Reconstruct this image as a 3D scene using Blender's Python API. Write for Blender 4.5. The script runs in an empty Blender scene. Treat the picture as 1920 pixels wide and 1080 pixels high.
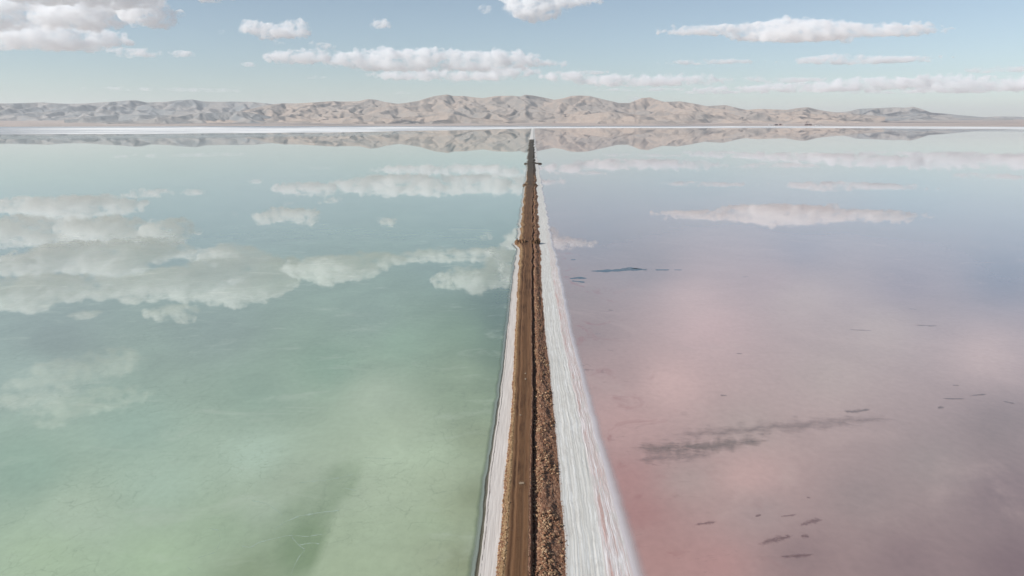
import bpy, bmesh, math, random
import numpy as np
from mathutils import Vector, Matrix

random.seed(7)
R = math.radians
scene = bpy.context.scene
col = scene.collection

# ------------------------------------------------------------------ camera
H = 60.0                       # drone height over the brine
FPX, HOR, VPX = 1480.0, 227.5, 998.5   # focal length, horizon row and vanishing column, measured on a 1920 wide frame
PITCH = math.atan((540 - HOR) / FPX)
YAW = math.atan((VPX - 960) / (FPX / math.cos(PITCH)))
cd = bpy.data.cameras.new("camera")
cam = bpy.data.objects.new("camera", cd)
col.objects.link(cam)
cam.location = (0, 0, H)
cam.rotation_euler = (R(90) - PITCH, 0, YAW)
cd.sensor_width = 36
cd.lens = 36 * FPX / 1920
cd.clip_start = 1
cd.clip_end = 400000
scene.camera = cam

# ------------------------------------------------------------------ world, sun, exposure
SUN_EL, SUN_AZ = R(33), R(-113)      # azimuth clockwise from +Y (the way the causeway runs): from the left and a little behind
w = bpy.data.worlds.new("World")
scene.world = w
w.use_nodes = True
nt = w.node_tree
nt.nodes.clear()


class NT:
    """small helper that wires shader nodes"""
    def __init__(s, tree):
        s.t = tree

    def n(s, typ, ins=None, **kw):
        nd = s.t.nodes.new(typ)
        for k, v in kw.items():
            setattr(nd, k, v)
        for k, v in (ins or {}).items():
            sock = nd.inputs[k]
            if isinstance(v, bpy.types.NodeSocket):
                s.t.links.new(v, sock)
            else:
                sock.default_value = v
        return nd

    def math(s, op, a, b=0.0, c=None, clamp=False):
        ins = {0: a, 1: b}
        if c is not None:
            ins[2] = c
        return s.n('ShaderNodeMath', ins, operation=op, use_clamp=clamp).outputs[0]

    def ramp(s, x, a, b, lo=0.0, hi=1.0, smooth=True):
        return s.n('ShaderNodeMapRange', {0: x, 1: a, 2: b, 3: lo, 4: hi},
                   interpolation_type='SMOOTHSTEP' if smooth else 'LINEAR').outputs[0]

    def noise(s, vec, scale, detail=4.0, rough=0.5, dist=0.0, col=False):
        nd = s.n('ShaderNodeTexNoise', {'Vector': vec, 'Scale': scale, 'Detail': detail, 'Roughness': rough, 'Distortion': dist})
        return nd.outputs['Color' if col else 'Fac']

    def mix(s, f, a, b, mode='MIX'):
        nd = s.n('ShaderNodeMix', None, data_type='RGBA', blend_type=mode)
        for i, v in ((0, f), (6, a), (7, b)):
            if isinstance(v, bpy.types.NodeSocket):
                s.t.links.new(v, nd.inputs[i])
            else:
                nd.inputs[i].default_value = v if i == 0 else (tuple(v) + (1,))[:4]
        return nd.outputs[2]

    def map(s, vec, scale=(1, 1, 1), loc=(0, 0, 0)):
        return s.n('ShaderNodeMapping', {'Vector': vec, 'Scale': scale, 'Location': loc}).outputs[0]


def lin(r, g, b):
    f = lambda c: (c / 255 / 12.92) if c / 255 <= .04045 else ((c / 255 + .055) / 1.055) ** 2.4
    return (f(r), f(g), f(b))


W = NT(nt)
sky = W.n('ShaderNodeTexSky', None, sky_type='NISHITA', sun_disc=False, sun_elevation=SUN_EL,
          sun_rotation=SUN_AZ % (2 * math.pi), altitude=1500, air_density=1.0, dust_density=1.0, ozone_density=1.0)
geo = W.n('ShaderNodeTexCoord')
hsv = W.n('ShaderNodeHueSaturation', {'Saturation': 0.74, 'Value': 1.0, 'Color': sky.outputs[0]})
tone = W.mix(1.0, hsv.outputs[0], (0.965, 1.04, 1.075), 'MULTIPLY')
bg = W.n('ShaderNodeBackground', {'Color': tone, 'Strength': 0.097})
wo = W.n('ShaderNodeOutputWorld', {0: bg.outputs[0]})

sd = bpy.data.lights.new("sun", 'SUN')
sun = bpy.data.objects.new("sun", sd)
col.objects.link(sun)
sd.energy = 4.7
sd.angle = R(0.53)
sd.color = (1.0, 0.975, 0.94)
sdir = Vector((math.sin(SUN_AZ) * math.cos(SUN_EL), math.cos(SUN_AZ) * math.cos(SUN_EL), math.sin(SUN_EL)))
sun.rotation_euler = sdir.to_track_quat('Z', 'Y').to_euler()
sun.location = (0, 0, 300)

vs = scene.view_settings
vs.view_transform = 'Standard'
vs.look = 'None'
vs.gamma = 1
vs.exposure = 0.0
vs.use_curve_mapping = False
HAZE = 2.0e-5                 # density of the air, per metre
c = scene.cycles
c.use_denoising = True
try:
    c.denoiser = 'OPENIMAGEDENOISE'
except Exception:
    pass
c.max_bounces = 24
c.transparent_max_bounces = 24
c.volume_bounces = 24
c.use_fast_gi = False
c.sample_clamp_indirect = 8
c.caustics_reflective = False
c.caustics_refractive = False

# ------------------------------------------------------------------ measured pixels -> directions and points
_cp, _sp, _cy, _sy = math.cos(PITCH), math.sin(PITCH), math.cos(YAW), math.sin(YAW)


def direction(px, py, mirrored=False):
    """unit direction of a measured pixel; mirrored: the pixel shows a reflection in the water"""
    x = np.asarray(px, float) - 960
    y = 540 - np.asarray(py, float)
    X, Y, Z = x, FPX * _cp + y * _sp, -FPX * _sp + y * _cp
    d = np.stack([X * _cy - Y * _sy, X * _sy + Y * _cy, Z], -1)
    d = d / np.linalg.norm(d, axis=-1, keepdims=True)
    if mirrored:
        d[..., 2] *= -1
    return d


def ground(px, py, z=0.0):
    d = direction(px, py)
    t = (z - H) / d[..., 2]
    return np.stack([d[..., 0] * t, d[..., 1] * t, z + 0 * t], -1)


def pixel(P):
    """where a world point (N,3) shows, in 1920x1080 pixels; used to look up survey tables"""
    X = P[..., 0] * _cy + P[..., 1] * _sy
    Y = -P[..., 0] * _sy + P[..., 1] * _cy
    Z = P[..., 2] - H
    f = Y * _cp - Z * _sp
    u = Y * _sp + Z * _cp
    return 960 + FPX * X / f, 540 - FPX * u / f


# ------------------------------------------------------------------ numpy noise
_rs = np.random.RandomState(11)
_perm = np.concatenate([_rs.permutation(1024)] * 3)
_grad = _rs.normal(size=(1024, 3))
_grad /= np.linalg.norm(_grad, axis=1, keepdims=True)


def pn(x, y, z=0.0, seed=0):
    x, y, z = np.broadcast_arrays(np.asarray(x, float), np.asarray(y, float), np.asarray(z, float))
    z = z + seed * 17.31
    xi, yi, zi = np.floor(x).astype(int), np.floor(y).astype(int), np.floor(z).astype(int)
    xf, yf, zf = x - xi, y - yi, z - zi
    u, v, w_ = [t * t * t * (t * (t * 6 - 15) + 10) for t in (xf, yf, zf)]
    out = 0
    for a in (0, 1):
        for b in (0, 1):
            for c_ in (0, 1):
                h = _perm[(_perm[(_perm[(xi + a) % 1024] + yi + b) % 1024] + zi + c_) % 1024]
                g = _grad[h]
                d = g[..., 0] * (xf - a) + g[..., 1] * (yf - b) + g[..., 2] * (zf - c_)
                out = out + d * (u if a else 1 - u) * (v if b else 1 - v) * (w_ if c_ else 1 - w_)
    return out * 1.6


def fbm(x, y, z=0.0, o=5, gain=0.5, seed=0):
    s, a = 0, 1.0
    for i in range(o):
        s = s + a * pn(x * 2 ** i, y * 2 ** i, np.asarray(z) * 2 ** i, seed + i)
        a *= gain
    return s


def ridged(x, y, z=0.0, o=6, gain=0.5, seed=0):
    s, a, wgt, tot = 0, 1.0, 1.0, 0
    for i in range(o):
        n = 1 - np.abs(pn(x * 2 ** i, y * 2 ** i, np.asarray(z) * 2 ** i, seed + i)) * 1.7
        n = np.clip(n, 0, 1) ** 2
        s = s + a * n * wgt
        tot += a
        wgt = np.clip(n * 1.6, 0, 1)
        a *= gain
    return s / tot


def sstep(x, a, b):
    t = np.clip((x - a) / (b - a), 0, 1)
    return t * t * (3 - 2 * t)


# ------------------------------------------------------------------ object helpers
def tag(o, label=None, cat=None, group=None, kind=None):
    for k, v in (('label', label), ('category', cat), ('group', group), ('kind', kind)):
        if v:
            o[k] = v
    return o


def link(name, me, mat=None, parent=None, smooth=False):
    if mat and not me.materials:
        me.materials.append(mat)
    if smooth:
        me.polygons.foreach_set('use_smooth', [True] * len(me.polygons))
    o = bpy.data.objects.new(name, me)
    col.objects.link(o)
    if parent:
        o.parent = parent
    return o


def np_mesh(name, V, F):
    """V (N,3), F (M,4) or (M,3)"""
    me = bpy.data.meshes.new(name)
    V = np.ascontiguousarray(V, np.float32)
    F = np.ascontiguousarray(F, np.int32)
    k = F.shape[1]
    me.vertices.add(len(V))
    me.vertices.foreach_set('co', V.ravel())
    me.loops.add(F.size)
    me.loops.foreach_set('vertex_index', F.ravel())
    me.polygons.add(len(F))
    me.polygons.foreach_set('loop_start', np.arange(0, F.size, k, dtype=np.int32))
    me.polygons.foreach_set('loop_total', np.full(len(F), k, np.int32))
    me.update(calc_edges=True)
    return me


def grid_faces(nr, nc):
    i = np.arange(nr * nc).reshape(nr, nc)
    return np.stack([i[:-1, :-1], i[:-1, 1:], i[1:, 1:], i[1:, :-1]], -1).reshape(-1, 4)


def grid_mesh(name, P):
    """P (rows, cols, 3)"""
    return np_mesh(name, P.reshape(-1, 3), grid_faces(P.shape[0], P.shape[1]))


def attr(me, name, vals):
    vals = np.asarray(vals, np.float32)
    if vals.ndim == 1:
        a = me.attributes.new(name, 'FLOAT', 'POINT')
        a.data.foreach_set('value', vals)
    else:
        a = me.attributes.new(name, 'FLOAT_COLOR', 'POINT')
        a.data.foreach_set('color', np.concatenate([vals, np.ones((len(vals), 1), np.float32)], 1).ravel())


def material(name):
    m = bpy.data.materials.new(name)
    m.use_nodes = True
    m.node_tree.nodes.clear()
    return m, NT(m.node_tree)


def finish(m, T, surf=None, vol=None, disp=None):
    o = T.n('ShaderNodeOutputMaterial')
    if surf:
        T.t.links.new(surf, o.inputs[0])
    if vol:
        T.t.links.new(vol, o.inputs[1])
    return m

# ------------------------------------------------------------------ the two brines
def tint_from(points, px, py, sig=70, power=1.5):
    """tint of the brine: smooth blend of the colours surveyed across the lake"""
    P = np.array([(a, b) for a, b, *_ in points], float)
    C = np.array([lin(*p[2:]) for p in points])
    num = np.zeros((len(px), 3)); den = np.zeros(len(px)) + 1e-12
    for (a, b), c_ in zip(P, C):
        d2 = ((px - a) / 1.35) ** 2 + (py - b) ** 2
        wt = 1 / (d2 + sig ** 2 * .14) ** power
        num += wt[:, None] * c_; den += wt
    return num / den[:, None]


GREEN = [(60, 700, 156, 182, 172), (250, 800, 146, 180, 164), (50, 880, 140, 176, 156), (300, 900, 166, 198, 178), (480, 850, 168, 198, 180),
         (700, 745, 168, 190, 166), (560, 900, 160, 182, 158), 
         (420, 1000, 150, 180, 146), (800, 850, 168, 192, 162), (700, 1000, 166, 190, 158), (810, 980, 158, 182, 148), (860, 1050, 130, 142, 100),
         (885, 930, 124, 138, 98), (895, 820, 140, 158, 122), (925, 680, 118, 146, 116), (935, 600, 96, 124, 104), (880, 620, 128, 162, 128),
         (900, 740, 150, 174, 140), (750, 640, 140, 176, 148), (700, 600, 138, 166, 150), (400, 620, 140, 164, 154), (100, 640, 140, 160, 152),
         (480, 740, 140, 172, 152), (620, 690, 134, 172, 146), (100, 1050, 164, 194, 158), (300, 1060, 160, 192, 154), (150, 960, 168, 194, 170),
         (400, 500, 140, 165, 155), (850, 500, 135, 165, 150), (100, 500, 145, 165, 155), (500, 300, 150, 170, 165), (900, 300, 150, 175, 165)]
GREEN += [(780, 930, 166, 188, 158), (745, 1045, 162, 184, 150), (825, 1045, 160, 178, 146), (835, 900, 164, 184, 152), (690, 1072, 160, 184, 148), (760, 800, 168, 190, 162), (850, 960, 152, 168, 132),(735, 850, 172, 196, 168), (700, 930, 168, 190, 162), (655, 1000, 162, 186, 152), (628, 1060, 160, 184, 148), (590, 930, 162, 184, 160), (540, 1040, 158, 182, 152),
          (480, 1070, 150, 172, 138), (500, 960, 160, 184, 162), (945, 560, 92, 120, 102), (940, 610, 92, 122, 100), (928, 660, 100, 132, 102), (912, 730, 118, 146, 112), (880, 700, 150, 176, 142)]
PINK = [(1080, 560, 150, 132, 132), (1110, 620, 150, 128, 128), (1300, 570, 200, 168, 168), (1330, 610, 206, 168, 170), (1500, 560, 188, 168, 166),  # pink brine hues, with faint cloud reflections painted in as broad pale patches
        (1250, 720, 208, 168, 166), (1160, 700, 170, 140, 140), (1170, 790, 184, 142, 140), (1175, 900, 168, 112, 108), (1200, 960, 162, 104, 100),
        (1235, 1050, 168, 118, 114), (1340, 1060, 174, 122, 120), (1290, 900, 168, 148, 148), (1400, 890, 192, 152, 150), (1400, 800, 174, 156, 154),
        (1560, 700, 182, 164, 162), (1650, 620, 186, 168, 166), (1850, 660, 194, 168, 168), (1870, 800, 140, 124, 126), (1750, 870, 156, 142, 144),
        (1620, 930, 150, 134, 138), (1700, 1050, 134, 112, 120), (1500, 1040, 138, 114, 120), (1430, 960, 160, 140, 144), (1900, 1060, 124, 102, 112),
        (1880, 930, 134, 114, 122), (1450, 520, 180, 152, 156), (1700, 530, 150, 136, 152), (1200, 500, 146, 134, 142), (1120, 450, 140, 134, 148),
        (1500, 470, 150, 140, 158), (1880, 520, 128, 128, 152), (1300, 300, 140, 145, 160), (1700, 350, 140, 146, 165)]


def lake_mesh(name, side, y0=-300, y1=None, nr=420, ncol=260):
    Y = 60 * np.exp(np.linspace(0, math.log((y1 or 9000) / 60), nr))
    Y = np.concatenate([[-400, -100, 0, 30], Y])
    t = np.linspace(0, 1, ncol) ** 1.25
    wd = 500 + np.maximum(Y, 0) * 1.25
    x = side * t[None, :] * wd[:, None] + np.interp(Y, [0, 9000], [-.3, 0])[:, None]
    P = np.stack([x, np.repeat(Y[:, None], ncol, 1), 0 * x], -1)
    if side < 0:
        P = P[:, ::-1]
    me = grid_mesh(name, P)
    q = P.reshape(-1, 3).copy()
    q[:, 1] = np.maximum(q[:, 1], 90)
    return me, q


def water_material(name, green):
    m, T = material(name)
    g = T.n('ShaderNodeNewGeometry').outputs['Position']
    a = T.n('ShaderNodeAttribute', None, attribute_name='tint').outputs['Color']
    # slow smoky variation of the pigment, then finer
    n1 = T.noise(T.map(g, (.012, .008, 1)), 1, 5, .6, 1.5)
    n2 = T.noise(T.map(g, (.06, .045, 1)), 1, 6, .62, .8)
    n3 = T.noise(T.map(g, (.7, .5, 1)), 1, 4, .6)
    cfac = T.math('ADD', T.math('MULTIPLY', n1, .26 if green else .24), T.math('MULTIPLY', n2, .34 if green else .16))
    cfac = T.math('ADD', cfac, T.math('MULTIPLY', n3, .22))
    cfac = T.math('ADD', cfac, (1 - .41) if green else (1 - .31))
    c1 = T.mix(1.0, a, T.n('ShaderNodeCombineColor', {0: cfac, 1: cfac, 2: cfac}).outputs[0], 'MULTIPLY')
    if green:
        # polygon cracks of the salt crust showing up through the brine
        wv = T.n('ShaderNodeVectorMath', {0: g, 1: T.n('ShaderNodeVectorMath', {0: T.noise(T.map(g, (.35, .25, 1)), 1, 4, .65, 0, True), 'Scale': 3.4}, operation='SCALE').outputs[0]}).outputs[0]
        msk = T.ramp(T.noise(T.map(g, (.035, .02, 1), (40, 7, 0)), 1, 4, .6), .42, .64)
        for sc_, st in ((.36, .24), (1.1, .26)):
            v = T.n('ShaderNodeTexVoronoi', {'Vector': T.map(wv, (sc_ * .8, sc_ * .55, 0)), 'Scale': 1.0}, feature='DISTANCE_TO_EDGE', voronoi_dimensions='2D').outputs['Distance']
            ln = T.ramp(v, .0, .055, 1, 0)
            brk = T.ramp(T.noise(T.map(g, (.5, .3, 1), (9 * sc_, 3, 0)), 1, 4, .65), .40, .58)
            f = T.math('MULTIPLY', T.math('MULTIPLY', T.math('MULTIPLY', ln, msk), brk), st)
            c1 = T.mix(f, c1, (.13, .2, .14))
        fl = T.ramp(T.noise(T.map(g, (.05, .08, 1), (3, 30, 0)), 1, 5, .6, 1.0), .55, .75, 0, .35)
        c1 = T.mix(fl, c1, lin(182, 200, 186))
    else:
        rd = T.ramp(T.noise(T.map(g, (.09, .05, 1), (13, 2, 0)), 1, 6, .65, 1.2), .56, .70)
        near = T.n('ShaderNodeAttribute', None, attribute_name='shore').outputs['Fac']
        c1 = T.mix(T.math('MULTIPLY', T.math('MULTIPLY', rd, near), .5), c1, lin(150, 88, 82))
        pl = T.ramp(T.noise(T.map(g, (.02, .02, 1), (5, 9, 0)), 1, 6, .6, 2.0), .55, .72, 0, .28)
        c1 = T.mix(pl, c1, lin(188, 164, 164))
        v = T.noise(T.map(g, (.12, .3, 1), (3, 1, 0)), 1, 6, .72, 1.4)
        c1 = T.mix(T.math('MULTIPLY', T.ramp(v, .60, .68), T.math('MULTIPLY', near, .38)), c1, lin(108, 84, 86))
    pig = T.mix(1.0, c1, (1.0, .93, .73) if green else (1.11, .935, .715), 'MULTIPLY')
    b = T.n('ShaderNodeBsdfPrincipled', {'Base Color': T.n('ShaderNodeHueSaturation', {'Saturation': .72 if green else .72, 'Value': 1.06 if green else 1.04, 'Color': pig}).outputs[0], 'Roughness': .012, 'IOR': 1.62})
    return finish(m, T, b.outputs[0])


for nm, side, pts in (('green_water', -1, GREEN), ('pink_water', 1, PINK)):
    me, q = lake_mesh(nm, side)
    px, py = pixel(q)
    tint = tint_from(pts, np.clip(px, -300, 2220), np.clip(py, 230, 1200), power=1.5 if side < 0 else 1.2)
    if side < 0:
        # olive shoal with a sharp eastern lip, and a dark weedy belt along the causeway
        xe = np.interp(py, [835, 860, 900, 950, 1000, 1080], [702, 690, 672, 640, 612, 575])
        wob_ = 10 * fbm(q[:, 0] / 9, q[:, 1] / 12, 0, 4)
        lip = sstep(px + wob_, xe + 9, xe - 9) * sstep(px + 4 * wob_, xe - np.interp(py, [835, 1080], [50, 260]), xe - np.interp(py, [835, 1080], [5, 60])) * sstep(py + wob_ * 2, 835, 960)
        lip *= .8 + .9 * fbm(q[:, 0] / 14, q[:, 1] / 20, 4, 4)
        tint = tint * (1 - np.clip(lip, 0, 1)[:, None] * np.array([.42, .33, .50]))
    attr(me, 'tint', tint)
    d = np.abs(q[:, 0])
    attr(me, 'shore', sstep(d, 34, 12) + .35 * sstep(d, 60, 20))
    o = link(nm, me, water_material(nm, side < 0), smooth=True)
    tag(o, kind='structure')

# ------------------------------------------------------------------ causeway, surveyed row by row
# row: shelf edge, dark scarp, left salt, verge, road left, road right, gully end, rubble end, pink crust, crust end, wash end
ROWS = [
    (1080, 872, 891, 897, 931, 948, 990, 1004, 1061, 1142, 1187, 1222),
    (1000, 885, 901, 907, 939, 954, 991, 1003, 1057, 1128, 1166, 1196),
    (900, 899, 911, 916, 947, 960, 993, 1002, 1049, 1111, 1139, 1166),
    (830, 911, 922, 926, 954, 963, 994.5, 1002, 1043, 1097, 1120, 1140),
    (760, 922, 932, 936, 960, 966, 996, 1003, 1036, 1083, 1102, 1120),
    (690, 933, 942, 944.5, 963, 969, 996, 1002, 1030, 1068, 1085, 1100),
    (620, 942, 950, 952, 967, 972, 995.5, 1000.5, 1021.5, 1053, 1067, 1080),
    (540, 953, 959, 961, 971, 976, 996, 1000, 1016, 1040, 1053, 1063),
    (480, 961, 966, 967.5, 974, 980, 996.5, 999.5, 1013.5, 1031, 1040, 1048),
    (468, 968, 970, 971, 975.5, 980, 997, 1000, 1013.3, 1029.5, 1037, 1044),
    (458, 959, 962, 963, 968, 978, 997, 1000, 1013, 1028, 1035, 1042),
    (449, 967, 970, 971, 975, 981, 997.3, 1000, 1012, 1026.5, 1033, 1039),
    (440, 967, 970, 971, 976, 981, 997.5, 1000, 1011, 1025, 1031, 1037),
    (430, 968, 971, 972, 976.5, 982, 999.5, 1001, 1010, 1023, 1029, 1034),
    (410, 970, 973, 974, 977.5, 981.5, 996, 999, 1009, 1020, 1026, 1030),
    (395, 972, 975, 976, 979, 982.5, 996, 998.5, 1008, 1018, 1023, 1027),
    (380, 975, 977.5, 978, 980.5, 984, 997, 999.5, 1008, 1016, 1020, 1024),
    (350, 981, 982.5, 983.5, 986, 988.5, 1000, 1001.5, 1006.5, 1013, 1016, 1019),
    (330, 984, 985.3, 986, 987.5, 989.5, 999.8, 1001, 1005, 1010, 1012.5, 1015),
    (300, 987, 988, 988.6, 989.3, 990.3, 999.5, 1000.5, 1002.5, 1006, 1007.5, 1009),
    (275, 990.5, 991.3, 991.6, 992, 992.5, 1000, 1000.6, 1001.6, 1003.5, 1004.5, 1005.5),
    (262, 992, 992.6, 992.8, 993, 993.4, 1000, 1000.3, 1001, 1002.5, 1003.2, 1004),
    (248, 995, 995.4, 995.6, 995.8, 996, 1000, 1000.3, 1000.6, 1001.6, 1002, 1002.4),
    (241, 996, 996.4, 996.6, 996.8, 997, 1000, 1000.3, 1000.6, 1001.4, 1001.8, 1002.2)]
_ry = np.array([ground(998, r[0])[1] for r in ROWS])
_rx = np.array([[ground(v, r[0])[0] for v in r[1:]] for r in ROWS])
NEDGE = 11
EZ = [-.03, .02, .26, .42, 1.45, 1.5, .72, .42, .16, .05, -.03]   # height of each edge


def edges(Y):
    Y = np.atleast_1d(np.asarray(Y, float))
    L = np.log(np.maximum(Y, 40))
    out = np.stack([np.interp(L, np.log(_ry), _rx[:, k]) for k in range(NEDGE)], -1)
    # extend towards and behind the camera along the same lines
    amp = [1.0, .5, .25, .35, .22, .18, .3, .4, .5, .5, .6]
    s = np.clip(Y / 400, .5, 6)
    for k in range(NEDGE):
        j = k + (0 if k < 8 else 0)
        out[:, k] += amp[k] * .35 * s ** .6 * fbm(Y / (9 * s ** .5), k * 3.1, 0, 4, .55, seed=k)
    pxl = Y * .00076                       # about one picture pixel of the survey
    w0 = np.interp(Y, [180, 420], [.38, 1.1]) * sstep(Y, 3200, 2500)
    mea = 2.1 * pxl * w0 * fbm(L * 21, 1.7, 0, 3, .6)
    out += mea[:, None]
    for k in (3, 4, 6, 7):
        out[:, k] += 1.1 * pxl * w0 * fbm(L * 46, k * 5.0, 0, 4, .65)
    out[:, 5] += .8 * pxl * w0 * fbm(L * 50, 3.3, 0, 4, .6)
    for k in (1, 2, 8, 9):
        out[:, k] += .45 * pxl * w0 * fbm(L * 34, k * 5.0, 0, 3, .5)
    return np.sort(out, 1)


YR = [70.0]
while YR[-1] < 6900:
    YR.append(YR[-1] * 1.0021)
YR = np.array(YR)
ED = edges(YR)


def heights(X, Y, b, f):
    """height of the causeway at band b, fraction f across it"""
    z0, z1 = EZ[b], EZ[b + 1]
    z = z0 + (z1 - z0) * f + 0 * X
    if b == 1:                         # undercut scarp of the salt ledge
        z = z0 + (z1 - z0) * sstep(f, .45, .95) + 0 * X
    elif b == 2:
        z = z + .02 * fbm(X * 2.2, Y * .12, 0, 4) + .03 * np.abs(fbm(X * 5, Y * .2, 3, 3)) * sstep(f, 1, .1)
    elif b == 3:
        z = z0 + (z1 - z0) * sstep(f, 0, .8) + .10 * fbm(X * 2.5, Y * 1.4, 0, 4, .6) * sstep(f, 0, .15)
    elif b == 4:
        rut = np.exp(-((f - .24) / .08) ** 2) + np.exp(-((f - .74) / .08) ** 2)
        z = z - .07 * rut + .04 * sstep(f, .86, 1) + .02 * fbm(X * .8, Y * .25, 0, 3)
    elif b == 5:
        dp = .5 + .5 * sstep(pn(Y / 23, 4.2), -.25, .3)
        z = 1.5 + (z1 - 1.5) * sstep(f, .30, .72) + .14 * fbm(X * 2.6, Y * 1.3, 1, 4, .6) * sstep(f, 0, .3)
        z = z - .45 * dp * np.exp(-((f - .78) / .16) ** 2)
    elif b == 6:
        z = z + (.19 * fbm(X * 1.1, Y * .7, 2, 5, .62) + .22 * sstep(pn(X * .4, Y * .12, 7), -.1, .5)) * sstep(f, 1, .8) * sstep(f, -.1, .1)
        z = z + .45 * sstep(f, .05, .3) * sstep(f, .9, .35)
    elif b == 7:
        z = z + .035 * fbm(f * 16, Y * .05, 0, 4, .6)
    elif b == 8:
        z = z + .05 * np.abs(fbm(f * 6, Y * .12, 5, 4, .6)) * sstep(f, 1, .8)
    return z


BANDS = {'salt_ledge': ((0, 8), (1, 6), (2, 26)), 'embankment': ((3, 18),), 'road': ((4, 30),), 'rubble_bank': ((5, 14), (6, 46)),
         'salt_shore': ((7, 46), (8, 28), (9, 10))}


def strip(name, spec):
    cols_, us = [], []
    for si, (b, n) in enumerate(spec):
        fs = np.linspace(0, 1, n + 1)
        if si < len(spec) - 1:
            fs = fs[:-1]
        for f in fs:
            X = ED[:, b] * (1 - f) + ED[:, b + 1] * f
            cols_.append(np.stack([X, YR, heights(X, YR, b, f)], -1))
            us.append(b + f)
    P = np.stack(cols_, 1)
    # shared borders meet exactly
    b0, b1 = spec[0][0], spec[-1][0] + 1
    P[:, 0, 2] = EZ[b0]
    P[:, -1, 2] = EZ[b1]
    me = grid_mesh(name, P)
    attr(me, 'across', np.tile(np.array(us), len(YR)))
    return me


def soil_common(T):
    g = T.n('ShaderNodeNewGeometry').outputs['Position']
    u = T.n('ShaderNodeAttribute', None, attribute_name='across').outputs['Fac']
    sx = T.n('ShaderNodeSeparateXYZ', {0: g})
    return g, u, sx.outputs[0], sx.outputs[1]


def m_road():
    m, T = material('packed_dirt')
    g, u, x, y = soil_common(T)
    lane = T.n('ShaderNodeCombineXYZ', {0: T.math('MULTIPLY', u, 22), 1: T.math('MULTIPLY', y, .035), 2: 0}).outputs[0]
    n1 = T.noise(lane, 1, 5, .6)
    n2 = T.noise(T.map(g, (.35, .07, 1)), 1, 4, .6)
    n3 = T.noise(T.map(g, (6, 4, 6)), 1, 5, .7)
    cc = T.mix(T.ramp(n1, .3, .7), lin(88, 60, 40), lin(118, 86, 60))
    cc = T.mix(T.ramp(n2, .48, .66), cc, lin(70, 46, 32))
    f = T.math('SUBTRACT', u, 4)
    fw_ = T.math('ADD', f, T.math('MULTIPLY', T.math('SUBTRACT', T.noise(T.map(g, (.1, .05, 1)), 1, 3, .5), .5), .12))
    for c0 in (.27, .70):
        tr = T.ramp(T.math('ABSOLUTE', T.math('SUBTRACT', fw_, c0)), .075, .03)
        cc = T.mix(T.math('MULTIPLY', tr, T.ramp(n2, .35, .6, .2, .6)), cc, lin(132, 100, 72))
    mid = T.ramp(T.math('ABSOLUTE', T.math('SUBTRACT', fw_, .49)), .12, .04, 0, .35)
    cc = T.mix(mid, cc, lin(92, 68, 46))
    big = T.ramp(T.noise(T.map(g, (.12, .022, 1), (0, 3, 0)), 1, 4, .6), .52, .64, 0, .65)
    cc = T.mix(big, cc, lin(62, 42, 28))
    ed = T.math('ADD', T.ramp(f, .14, .02), T.ramp(f, .88, .99))
    cc = T.mix(T.math('MULTIPLY', ed, .55), cc, lin(140, 108, 78))
    cc = T.mix(T.ramp(n3, .40, .75, 0, .35), cc, lin(132, 100, 74))
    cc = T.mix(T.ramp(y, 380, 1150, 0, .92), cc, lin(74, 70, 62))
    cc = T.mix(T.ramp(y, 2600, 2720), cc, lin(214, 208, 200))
    bp = T.n('ShaderNodeBump', {'Strength': .5, 'Distance': .05, 'Height': n3})
    b = T.n('ShaderNodeBsdfPrincipled', {'Base Color': cc, 'Roughness': .95, 'Specular IOR Level': .15, 'Normal': bp.outputs[0]})
    return finish(m, T, b.outputs[0])


def m_rubble(name, a, b_, c_):
    m, T = material(name)
    g, u, x, y = soil_common(T)
    n1 = T.noise(T.map(g, (1.2, .8, 1)), 1, 5, .65)
    v = T.n('ShaderNodeTexVoronoi', {'Vector': T.map(g, (5, 4, 5)), 'Scale': 1.0}, feature='F1')
    v2 = T.n('ShaderNodeTexVoronoi', {'Vector': T.map(g, (11, 9, 11)), 'Scale': 1.0}, feature='F1')
    hs = T.n('ShaderNodeSeparateColor', {0: v.outputs['Color']})
    cc = T.mix(T.ramp(n1, .35, .65), a, b_)
    cc = T.mix(T.ramp(hs.outputs[0], .55, 1, 0, .7), cc, c_)
    cc = T.mix(T.ramp(v.outputs['Distance'], .5, .8, 0, .35), cc, lin(84, 58, 42))
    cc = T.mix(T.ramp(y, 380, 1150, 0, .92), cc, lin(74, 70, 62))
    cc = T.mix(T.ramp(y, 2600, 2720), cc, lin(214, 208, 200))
    h = T.math('ADD', T.math('MULTIPLY', v.outputs['Distance'], -1), T.math('MULTIPLY', v2.outputs['Distance'], -.5))
    bp = T.n('ShaderNodeBump', {'Strength': .9, 'Distance': .14, 'Height': h})
    b = T.n('ShaderNodeBsdfPrincipled', {'Base Color': cc, 'Roughness': .95, 'Specular IOR Level': .15, 'Normal': bp.outputs[0]})
    return finish(m, T, b.outputs[0])


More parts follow.
